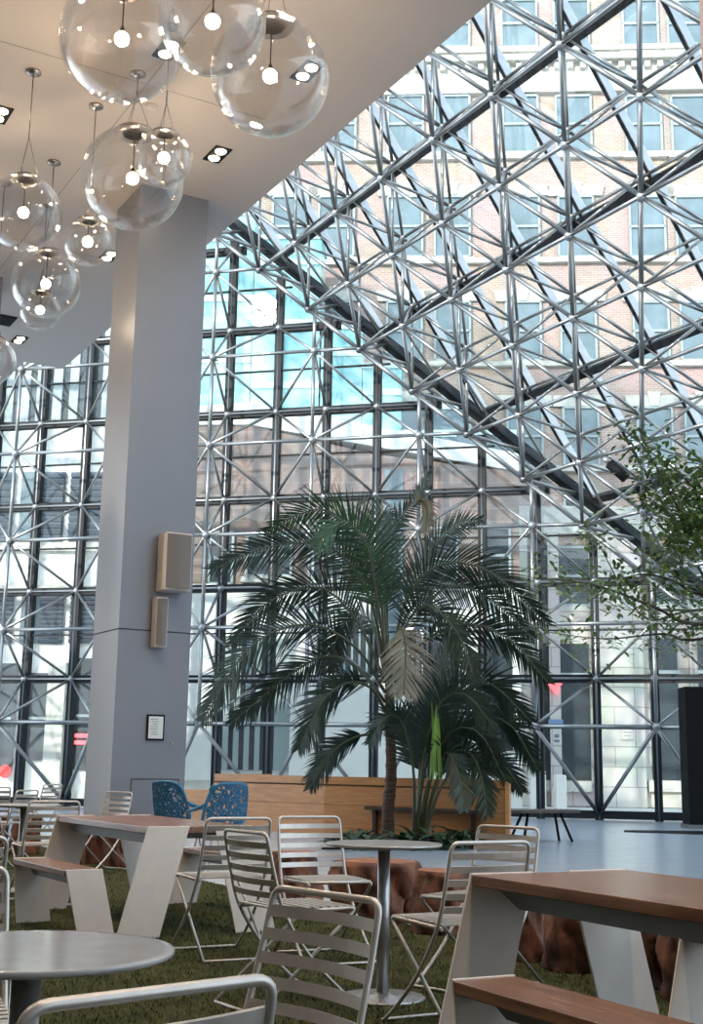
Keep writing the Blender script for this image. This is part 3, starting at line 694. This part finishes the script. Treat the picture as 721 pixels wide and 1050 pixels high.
FR = [([(396, 690), (378, 610), (340, 562), (280, 560), (216, 584)], -1.2, .62, .62, 'palm'),
      ([(397, 685), (388, 600), (368, 545), (325, 522), (272, 545)], .9, .62, .6, 'palmlight'),
      ([(398, 685), (394, 600), (402, 545), (424, 515), (440, 487)], .4, .34, .34, 'palm'),
      ([(398, 690), (386, 610), (376, 560), (352, 535), (322, 560)], -1.6, .72, .72, 'palmlight'),
      ([(397, 690), (396, 610), (386, 555), (392, 525), (402, 530)], 1.4, .72, .72, 'palm'),
      ([(395, 700), (368, 640), (328, 602), (275, 618), (238, 660)], -.5, .62, .62, 'palm'),
      ([(395, 710), (366, 665), (318, 640), (258, 662), (208, 738)], -1.5, .68, .68, 'palm'),
      ([(395, 720), (372, 690), (340, 672), (300, 690), (236, 742)], .8, .58, .58, 'palm'),
      ([(396, 730), (380, 705), (356, 700), (330, 720), (306, 768)], -1., .56, .56, 'palm'),
      ([(398, 745), (384, 752), (364, 756), (340, 772), (318, 808)], -.6, .42, .42, 'palm'),
      ([(399, 690), (415, 620), (448, 580), (500, 585), (562, 640)], -.8, .62, .62, 'palm'),
      ([(399, 690), (420, 625), (455, 600), (500, 612), (548, 655)], 1., .58, .58, 'palm'),
      ([(400, 700), (432, 660), (474, 640), (522, 655), (562, 700)], -1.2, .56, .56, 'palm'),
      ([(399, 690), (414, 620), (440, 565), (468, 540), (494, 532)], .6, .5, .5, 'palm'),
      ([(399, 695), (406, 655), (412, 645), (416, 668), (414, 712)], -1.6, .62, .62, 'palmbrown'),
      ([(399, 700), (412, 650), (436, 620), (470, 650), (488, 700)], -1.6, .55, .55, 'palm'),
      ([(396, 700), (382, 640), (360, 632), (345, 655), (340, 690)], 1.5, .5, .5, 'palm')]
for l, dz, a, b, m_ in FR: frond(palm, rel(P3(l, dz), pb), a, b, m_, hang=.30 if m_ != 'palmbrown' else .15, stem=.30 if m_ != 'palmbrown' else .45)
bt = P3([(424, 520), (432, 512), (438, 522), (436, 545)], -.1); frond(palm, rel(bt, pb), .3, .3, 'palmbrown', n=18, stem=.1, hang=.6)
pb2 = onz(428, 865, 0); PY = pb2.y
clump = empty('clump_palm', pb2, 0, 'shorter many stemmed palm growing right of the tall palm trunk', 'palm tree')
for l, dz, a, b in [([(424, 864), (438, 780), (462, 720), (500, 700), (545, 740)], -.8, .56, .56), ([(430, 864), (452, 790), (488, 740), (522, 742), (552, 790)], -.4, .5, .5), ([(432, 864), (450, 800), (476, 770), (492, 790), (500, 835)], -1., .48, .48),
                    ([(426, 864), (432, 780), (440, 715), (462, 680), (492, 676)], .5, .52, .52), ([(424, 864), (424, 790), (412, 740), (396, 735), (378, 762)], -.8, .44, .44), ([(428, 864), (440, 800), (470, 735), (508, 722), (530, 765)], .8, .5, .5),
                    ([(427, 864), (436, 770), (452, 720), (478, 712), (508, 748)], -1.3, .5, .5), ([(422, 864), (430, 800), (428, 750), (416, 728), (400, 752)], .6, .42, .42), ([(429, 864), (444, 790), (462, 750), (492, 752), (518, 800)], -.9, .46, .46),
                    ([(431, 864), (448, 800), (458, 770), (470, 792), (476, 830)], -1.2, .4, .4), ([(433, 864), (456, 800), (486, 776), (514, 782), (536, 812)], .4, .44, .44), ([(425, 864), (434, 780), (446, 700), (458, 670), (470, 655)], .3, .46, .46)]:
    frond(clump, rel(P3(l, dz), pb2), a, b, 'palm', stem=.42, hang=.2)
mb = MB()
for k in range(5): q = at(441 + k * 3.2, 800, PY - .6) - pb2; leaf(mb, q, (R.uniform(-.1, .1), R.uniform(-.2, .1), 1), 1.0 + .12 * (k % 3), .03, .15, 8, .3)
mb.build('bright_leaf_spray', M['lime'], clump)['label'] = 'bright lime green upright leaves'
PY = onz(505, 862, 0).y; pb3 = onz(520, 840, 0); 
# ------------------------------------------------------------------ fig tree reaching in from the right
ft = empty('fig_tree', (5.15, 13.2, 0), 0, 'light leafed tree whose branches reach in from the right edge', 'tree'); fo = V((5.15, 13.2, 0))
MB().tube(spline([(0, 0, 0), (.05, 0, 1.2), (-.05, .05, 2.4), (.05, 0, 3.6), (0, 0, 4.6)], 5), [.12 - .0035 * i for i in range(21)], 12).build('trunk', M['bark'], ft)
brs = MB(); lv = MB()
def twig(pts, r, nl, spread=.13, size=.095):
    nl = int(nl * 2.6)
    pts = spline(pts, 8); k = len(pts); brs.tube(pts, [max(.004, r * (1 - .85 * i / (k - 1))) for i in range(k)], 6)
    for i in range(nl):
        t = (.18 + .82 * R.random()) * (k - 1); p = pts[int(t)] + V((R.gauss(0, spread), R.gauss(0, spread), R.gauss(0, spread * .8))); an = R.uniform(0, 6.28)
        leaf(lv, p, (math.cos(an), math.sin(an), R.uniform(-.5, .5)), size * R.uniform(.8, 1.4), size * .23, .5, 4, .15)
def fp(x, y, dy=0): return at(x, y, 13.2 + dy) - fo
T0 = V((0, 0, 2.9))
twig([T0, fp(722, 640), fp(670, 622, -.2), fp(610, 600, -.4), fp(545, 592, -.6)], .028, 170)
twig([T0, fp(720, 655), fp(680, 650, .3), fp(620, 655, .5), fp(560, 648, .6)], .02, 110)
twig([V((0, 0, 3.2)), fp(722, 560), fp(695, 520, -.3), fp(668, 470, -.5), fp(640, 432, -.6)], .024, 120, .12)
twig([V((0, 0, 3.2)), fp(724, 560), fp(705, 530, .4), fp(680, 520, .5), fp(655, 505, .5)], .02, 150, .14)
twig([V((0, 0, 3.6)), fp(730, 520), fp(712, 500, .2), fp(690, 480, .2), fp(664, 462, .3)], .02, 190, .17)
twig([V((0, 0, 3.4)), fp(728, 560), fp(715, 540, -.2), fp(700, 550, -.3), fp(678, 562, -.3)], .02, 260, .20)
twig([V((0, 0, 3.8)), fp(735, 520), fp(722, 510, .3), fp(712, 530, .3), fp(702, 570, .3)], .02, 220, .20)
twig([V((0, 0, 3.0)), fp(724, 610), fp(690, 595, .2), fp(650, 590, .2), fp(606, 615, .3)], .02, 140, .13)
twig([T0, fp(718, 625, .4), fp(660, 632, .2), fp(615, 560, .2), fp(600, 540, .2)], .016, 60, .10)
brs.build('branches', M['bark'], ft); lv.build('foliage', M['fig'], ft)
pt = MB().lathe([(.0001, 0), (.5, 0), (.55, .5), (.55, .55), (.5, .55), (.48, .48), (.0001, .48)], 32, (5.15, 13.2, 0)).build('tree_pot', M['column']); tag(pt, 'round grey pot holding the tree at the right', 'pot')
# ------------------------------------------------------------------ far floor things
b0 = onz(556, 832, .47); sbn = empty('slab_bench', (b0.x, b0.y, 0), math.atan2(E.y, E.x), 'low dark slab bench on splayed legs by the glass wall', 'bench')
MB().prism([(-.78, -.16, .45), (-.6, -.24, .45), (.62, -.2, .45), (.72, .05, .45), (.5, .24, .45), (-.6, .22, .45)], (0, 0, .05)).build('seat', M['slab'], sbn, bevel=.008)
for sx, sy in ((-.45, -.12), (-.45, .12), (.42, -.1), (.42, .12)): MB().tube([(sx * .75, sy * .6, .45), (sx * 1.15, sy * 1.5, 0)], .022, 8).build('leg', M['black'], sbn)
kp = onz(708, 850, 0); ko = empty('dark_kiosk', (kp.x, kp.y, 0), 0, 'tall black kiosk slab standing at the right edge', 'kiosk')
MB().box((.62, .3, 1.42), (1.24, .6, 2.84)).build('body', M['black'], ko, bevel=.01); MB().box((.62, .3, .04), (1.3, .66, .08)).build('plinth', M['apron'], ko)
p = at(630, 482, 25.5); so = empty('spotlight', p, 0, 'black cylindrical spotlight clamped to the sloping frame at the right', 'spotlight')
MB().tube([(-.1, 0, .14), (.22, -.1, -.20)], .11, 16).build('housing', M['black'], so); MB().tube([(-.22, 0, .26), (-.1, 0, .14)], .05, 10).build('lamp_back', M['node'], so); MB().tube([(0, 0, .05), (.05, .25, .2)], .025, 8).build('clamp_arm', M['black'], so)
fm = [onz(640, 851.5, .004), onz(730, 852.5, .004), onz(730, 856, .004), onz(640, 853, .004)]
tag(MB().prism([V((q.x, q.y, 0)) for q in fm], (0, 0, .012)).build('door_mat', M['black']), 'narrow black floor mat strip before the glass at the right', 'mat')
# ------------------------------------------------------------------ outside: street and buildings across it
tag(MB().quad((-70, 33.5, -.02), (80, 33.5, -.02), (80, 140, -.02), (-70, 140, -.02)).build('street_ground', M['street']), 'sunlit pavement outside the glass', kind='structure')
TH = -.065
UF = V((math.cos(TH), math.sin(TH), 0)); NF = V((-math.sin(TH), math.cos(TH), 0))
class Facade:
    def __init__(s, d, label, name, cat='building'):
        s.p0 = V((0, d, 0)); s.o = empty(name, s.p0, TH, label, cat)
    def uv(s, x, y): q = onplane(x, y, s.p0, NF) - s.p0; return q.dot(UF), q.z
    def rect(s, name, m, u0, u1, z0, z1, y0=0., y1=.3, parent=None):
        return MB().box(((u0 + u1) / 2, (y0 + y1) / 2, (z0 + z1) / 2), (abs(u1 - u0), abs(y1 - y0), abs(z1 - z0))).build(name, M[m], parent or s.o)
    def px(s, name, m, x0, y0, x1, y1, d0=0., d1=.3, parent=None):
        (a, c), (b, e) = s.uv(x0, y0), s.uv(x1, y1); return s.rect(name, m, a, b, min(c, e), max(c, e), d0, d1, parent)
    def sash(s, x0, y0, x1, y1, pane='pane', sill='cream', lintel=False):
        u0, za = s.uv((x0 + x1) / 2, y0); u1, zb = s.uv((x0 + x1) / 2, y1); um = s.uv((x0 + x1) / 2, (y0 + y1) / 2)[0]; hw = abs(s.uv(x1, y1)[0] - s.uv(x0, y1)[0]) / 2
        z0, z1 = min(za, zb), max(za, zb); a, b = um - hw, um + hw; f = MB()
        for (q0, q1, w0, w1) in ((a, a + .07, z0, z1), (b - .07, b, z0, z1), (a, b, z0, z0 + .08), (a, b, z1 - .08, z1), (a, b, (z0 + z1) / 2 - .04, (z0 + z1) / 2 + .04)): f.box(((q0 + q1) / 2, -.02, (w0 + w1) / 2), (q1 - q0, .14, w1 - w0))
        w_ = f.build('window', M['sash'], s.o); s.rect('pane', pane, a + .05, b - .05, z0 + .05, z1 - .05, -.02, .02, w_)
        if sill: s.rect('sill', sill, a - .12, b + .12, z0 - .16, z0, -.14, .1, w_)
        if lintel:
            MB().prism([(a - .3, -.06, z1), (b + .3, -.06, z1), (b + .36, -.06, z1 + .38), (a - .36, -.06, z1 + .38)], (0, .1, 0)).prism([(um - .14, -.12, z1), (um + .14, -.12, z1), (um + .22, -.12, z1 + .5), (um - .22, -.12, z1 + .5)], (0, .1, 0)).build('lintel', M['cream'], w_)
BK = Facade(41, 'tall pinkish brick building with cream stone bands beyond the glass roof', 'brick_building')
u0 = BK.uv(262, 300)[0]; u1 = 32
BK.rect('wall', 'brick', u0, u1, 6.2, 40, .06, 12)
BK.rect('stone_base', 'stone', u0, u1, 0, 6.2, -.10, 12)
rows = [(0, 50), (98, 158), (201, 265), (309, 371), (417, 479)]
cols = [(296, 0), (344, 0), (415, 0), (464, 0), (536, 0), (592, 0), (666, 0), (714, 0), (780, 0)]
for j, (ya, yb) in enumerate(rows):
    for x, _ in cols:
        lean = (x - 446) / 5920 * (ya - 260)
        xx = x + lean
        BK.sash(xx - 19, ya, xx + 19, yb, 'pane', 'cream', j >= 2)
def band(ya, yb, d, name='stone_band'): za, zb = BK.uv(560, ya)[1], BK.uv(560, yb)[1]; return BK.rect(name, 'cream', u0 - .1, u1, min(za, zb), max(za, zb), d, .2)
band(50, 55, -.2); band(55, 92, -.04); band(60, 66, -.35, 'cornice'); band(92, 96, -.15); band(158, 163, -.12); band(265, 270, -.12); band(371, 376, -.12); band(478, 484, -.12); band(520, 548, -.2, 'cornice')
dn = MB(); zb_ = BK.uv(560, 70)[1]
for k in range(int((u1 - u0) / .45)): dn.box((u0 + .2 + k * .45, -.12, zb_), (.2, .2, .22))
dn.build('dentils', M['cream'], BK.o)
for (x0, x1) in ((520, 543), (560, 576), (608, 662), (700, 712)): BK.px('pilaster', 'stone', x0, 548, x1, 842, -.45, 0)
for (x0, y0, x1, y1) in ((545, 560, 606, 622), (578, 500, 602, 545), (664, 560, 720, 620)): BK.sash(x0, y0, x1, y1, 'darkpane', 'cream')
for (x0, y0, x1, y1) in ((545, 660, 606, 800), (664, 655, 698, 800), (714, 655, 760, 800)):
    w_ = BK.px('shop_window', 'darkpane', x0, y0, x1, y1, -.16, -.1); BK.px('shop_frame', 'sash', x0, (y0 + y1) / 2 - 40, x1, (y0 + y1) / 2 - 36, -.22, -.16, w_); BK.px('shop_sill', 'cream', x0, 800, x1, 812, -.3, -.1, w_)
# stepped glass building left of it
GB_ = Facade(38.4, 'stepped cyan glass building beyond the vertical glass wall', 'glass_building')
prev = None
for (x0, x1, yt) in ((196, 262, 222), (262, 330, 246), (330, 372, 338), (372, 412, 378), (412, 468, 420), (468, 528, 446)):
    a, zt_ = GB_.uv(x0, yt); b, _ = GB_.uv(x1, yt); 
    blk = GB_.rect('glass_block', 'tower' if x0 < 412 else 'pane', a, b, 0, zt_, 0, 1.7)
    for k in range(1, 9):
        zz = zt_ - k * 2.1 + 1.2
        if zz > 8: GB_.rect('spandrel', 'towerline', a, b, zz, zz + .22, -.05, 0, blk)
    GB_.rect('parapet', 'towerline', a - .05, b + .05, zt_, zt_ + .15, -.06, 1.7, blk)
# brown podium and white shop fronts in front of it
PD = Facade(37.2, 'low brown and white street building with shop windows behind the palm', 'street_building')
a, _ = PD.uv(196, 500); b, _ = PD.uv(532, 500); z1 = PD.uv(300, 462)[1]; z2 = PD.uv(300, 545)[1]; z3 = PD.uv(300, 600)[1]
zl, zr = PD.uv(240, 436)[1], PD.uv(480, 474)[1]
MB().prism([(a, 0, z2), (b, 0, z2), (b, 0, zr - .3), (PD.uv(390, 0)[0], 0, zr + .25), (PD.uv(270, 0)[0], 0, zl), (a, 0, zl)], (0, 1.1, 0)).build('upper_wall', M['brown'], PD.o)
MB().prism([(a, -.1, zl), (PD.uv(270, 0)[0], -.1, zl), (b, -.1, zr - .3), (b, -.1, zr + .25), (PD.uv(270, 0)[0], -.1, zl + .7), (a, -.1, zl + .6)], (0, 1.2, 0)).build('roof_edge', M['white'], PD.o)
PD.rect('middle_band', 'brown', a, b, z3, z2, .05, 1.1); PD.rect('lower_wall', 'white', a, b, 0, z3, 0, 1.1)
for (x0, y0, x1, y1) in ((214, 545, 240, 600), (252, 548, 300, 592), (320, 548, 352, 596), (440, 548, 470, 600), (490, 540, 524, 600)): PD.sash(x0, y0, x1, y1, 'darkpane', 'cream')
for (x0, y0, x1, y1) in ((222, 652, 276, 790), (280, 655, 302, 790), (346, 640, 384, 700), (424, 650, 470, 760), (490, 655, 526, 770)):
    w_ = PD.px('shop_window', 'darkpane', x0, y0, x1, y1, -.06, .02)
    for k in range(1, 5): xm = x0 + (x1 - x0) * k / 5; PD.px('glazing_bar', 'sash', xm - .5, y0, xm + .5, y1, -.1, -.05, w_)
PD.px('pale_panel', 'pane', 395, 482, 412, 700, -.06, .02); PD.px('pilaster', 'white', 302, 600, 318, 800, -.3, 0); PD.px('pilaster', 'white', 196, 600, 216, 800, -.3, 0)
# white louvred building on the left
WB = Facade(38.0, 'white rendered building with dark louvred windows at the left', 'louvred_building')
a, _ = WB.uv(-80, 500); b, _ = WB.uv(150, 500)
WB.rect('wall', 'white', a, b, 0, 30, .05, 8)
w_ = WB.px('glass_band', 'darkpane', -60, 340, 140, 434, -.1, .02)
for k in range(12): WB.px('glazing_bar', 'sash', -55 + k * 16.5, 340, -52 + k * 16.5, 434, -.2, -.1, w_)
for (ya, yb) in ((484, 555), (606, 660)):
    for (x0, x1, m_) in ((-70, -30, 'louver'), (-22, 11, 'louver'), (23, 42, 'pane'), (42.5, 63, 'louver'), (74, 114, 'louver'), (122, 150, 'louver')):
        if x1 <= x0: continue
        w_ = WB.px('louvred_window', 'darkpane' if m_ == 'louver' else 'pane', x0, ya, x1, yb, -.02, .04)
        if m_ == 'louver':
            lb = MB(); (ua, za), (ub, zb) = WB.uv(x0, ya), WB.uv(x1, yb); n = 11
            for k in range(n): lb.box(((ua + ub) / 2, -.06, zb + (za - zb) * (k + .5) / n), (abs(ub - ua), .10, abs(za - zb) / n * .62), x=V((1, 0, 0)), y=V((0, .8, .6)))
            lb.build('louver_blades', M['louver'], w_)
for (x0, y0, x1, y1) in ((30, 690, 48, 780), (78, 675, 100, 790), (-14, 680, 12, 790)): 
    w_ = WB.px('shop_window', 'darkpane', x0, y0, x1, y1, -.06, .02); WB.px('shop_frame', 'sash', x0, (y0 + y1) / 2, x1, (y0 + y1) / 2 + 3, -.1, -.05, w_)
WB.px('ledge', 'cream', -80, 560, 150, 566, -.15, .05); WB.px('ledge', 'cream', -80, 600, 150, 605, -.15, .05); WB.px('pilaster', 'cream', 52, 680, 62, 810, -.2, .05)
# signs
def sgn(F, x, y): u, z = F.uv(x, y); return F.p0 + UF * u + Z * z - NF * .25
o = empty('neon_sign', sgn(WB, 86, 758), TH, 'red lit two line shop sign seen behind the left frame', 'sign'); MB().box((0, .06, 0), (.75, .06, .5)).build('sign_board', M['black'], o)
t_ = MB()
for rr_, w0 in ((.1, .62), (-.1, .68)):
    x = -w0 / 2
    while x < w0 / 2: s_ = R.uniform(.04, .07); t_.box((x + s_ / 2, 0, rr_), (s_ * .8, .03, R.uniform(.09, .13))); x += s_
t_.build('neon_strokes', M['redlit'], o)
o = empty('round_sign', sgn(WB, 8, 791), TH, 'small round red sign low at the left edge outside', 'sign'); MB().tube([(0, .03, 0), (0, -.02, 0)], .2, 20).build('disc', M['red'], o)
o = empty('red_pennant', sgn(BK, 567, 707) - NF * .3, TH, 'red pointed shop pennant behind the right part of the glass wall', 'flag'); MB().prism([(-.22, 0, .14), (.26, 0, .16), (.1, 0, 0), (.06, 0, -.2)], (0, .03, 0)).build('cloth', M['redlit'], o)  # cloth's brightness is painted in with the glowing sign red
def glasspt(x, y): return onplane(x, y, Fw(0, 0, D - .15), NR)
o = empty('door_notice', glasspt(571, 757), AZ, 'small white notice stuck on the glass wall right of the palm', 'notice'); MB().box((0, 0, 0), (.19, .01, .27)).build('sheet', M['paper'], o); MB().box((0, -.008, .05), (.11, .006, .08)).box((0, -.008, -.06), (.13, .006, .05)).build('print', M['ink'], o)
tag(MB().box(glasspt(570, 740), (.34, .012, .11), x=U).build('blue_sticker', mat('pale_blue_sticker', (.25, .38, .6), .5)), 'pale blue strip sticker on the glass above the white notice', 'sticker')
o = empty('wall_notice', sgn(BK, 641, 752) - NF * .25, TH, 'pale square notice on the stone pier outside at the right', 'notice'); MB().box((0, 0, 0), (.36, .02, .42)).build('sheet', M['cream'], o); MB().box((0, -.014, .02), (.26, .008, .03)).box((0, -.014, -.08), (.22, .008, .03)).build('print', M['ink'], o)
p = onz(581, 836, 0)
for dx, dy, wd_, hh, lab in ((-.25, 3.2, .42, 1.1, 'wider white block bollard outside the glass, left one of the pair'), (.42, 3.45, .30, 1.0, 'narrower white block bollard outside the glass, right one of the pair')):
    tag(MB().box((p.x + dx, p.y + dy, hh / 2 - .02), (wd_, .42, hh)).build('block_bollard', M['white'], None, bevel=.02), lab, 'bollard')
# ------------------------------------------------------------------ light
wd = bpy.data.worlds.new('sky'); scn.world = wd; wd.use_nodes = True; nt = wd.node_tree; bg = nt.nodes['Background']
tc = nt.nodes.new('ShaderNodeTexCoord'); sx = nt.nodes.new('ShaderNodeSeparateXYZ'); nt.links.new(tc.outputs['Generated'], sx.inputs[0])
rmp = nt.nodes.new('ShaderNodeValToRGB'); rmp.color_ramp.elements[0].position = .0; rmp.color_ramp.elements[0].color = (.86, .95, 1, 1); rmp.color_ramp.elements[1].position = .7; rmp.color_ramp.elements[1].color = (.56, .76, .95, 1)
nt.links.new(sx.outputs['Z'], rmp.inputs[0]); nt.links.new(rmp.outputs[0], bg.inputs['Color']); bg.inputs['Strength'].default_value = 2.1
def light(kind, name, loc, energy, col, **k):
    l = bpy.data.lights.new(name, kind); l.energy = energy; l.color = col
    for a, v in k.items(): setattr(l, a, v)
    o = bpy.data.objects.new(name, l); COL.objects.link(o); o.location = loc; return o
sun = light('SUN', 'sun', (0, 0, 40), 3.9, (1, .95, .88), angle=.026)
gv = ray(270, 318).normalized(); sd = (gv - NR * (2 * gv.dot(NR))).normalized(); sun.rotation_euler = sd.to_track_quat('Z', 'Y').to_euler()
# ceiling lamps over the seating (for the downlights and their row behind the viewer; the strongest added to warm the column)
for (e_, w_) in ((2.4, -15.8), (4.8, -9.5), (4.8, -4.5), (1.2, -14.5), (1.2, -9.5), (1.2, -4.5), (-3, -12), (-3, -6), (3.2, 0)):
    p = ew(e_, w_, CEIL - .06); light('SPOT', 'ceiling_spot', p, 1100 if w_ < -15 else 400, (1, .82, .64), spot_size=1.9, spot_blend=.8, shadow_soft_size=.12)
# ------------------------------------------------------------------ camera and colour
cam = bpy.data.cameras.new('camera'); co = bpy.data.objects.new('camera', cam); COL.objects.link(co); scn.camera = co
cam.sensor_fit = 'VERTICAL'; cam.sensor_height = 24; cam.lens = F_ / 1050 * 24; cam.clip_end = 500
mw = Matrix((CR, CU, -FWD)).transposed().to_4x4(); mw.translation = EYEP; co.matrix_world = mw
scn.view_settings.view_transform = 'Standard'; scn.view_settings.look = 'None'; scn.view_settings.gamma = 1; scn.view_settings.use_curve_mapping = False
scn.view_settings.exposure = .55
cy = scn.cycles; cy.max_bounces = 10; cy.transparent_max_bounces = 24; cy.diffuse_bounces = 4; cy.glossy_bounces = 4; cy.caustics_reflective = False; cy.caustics_refractive = False; cy.sample_clamp_indirect = 6
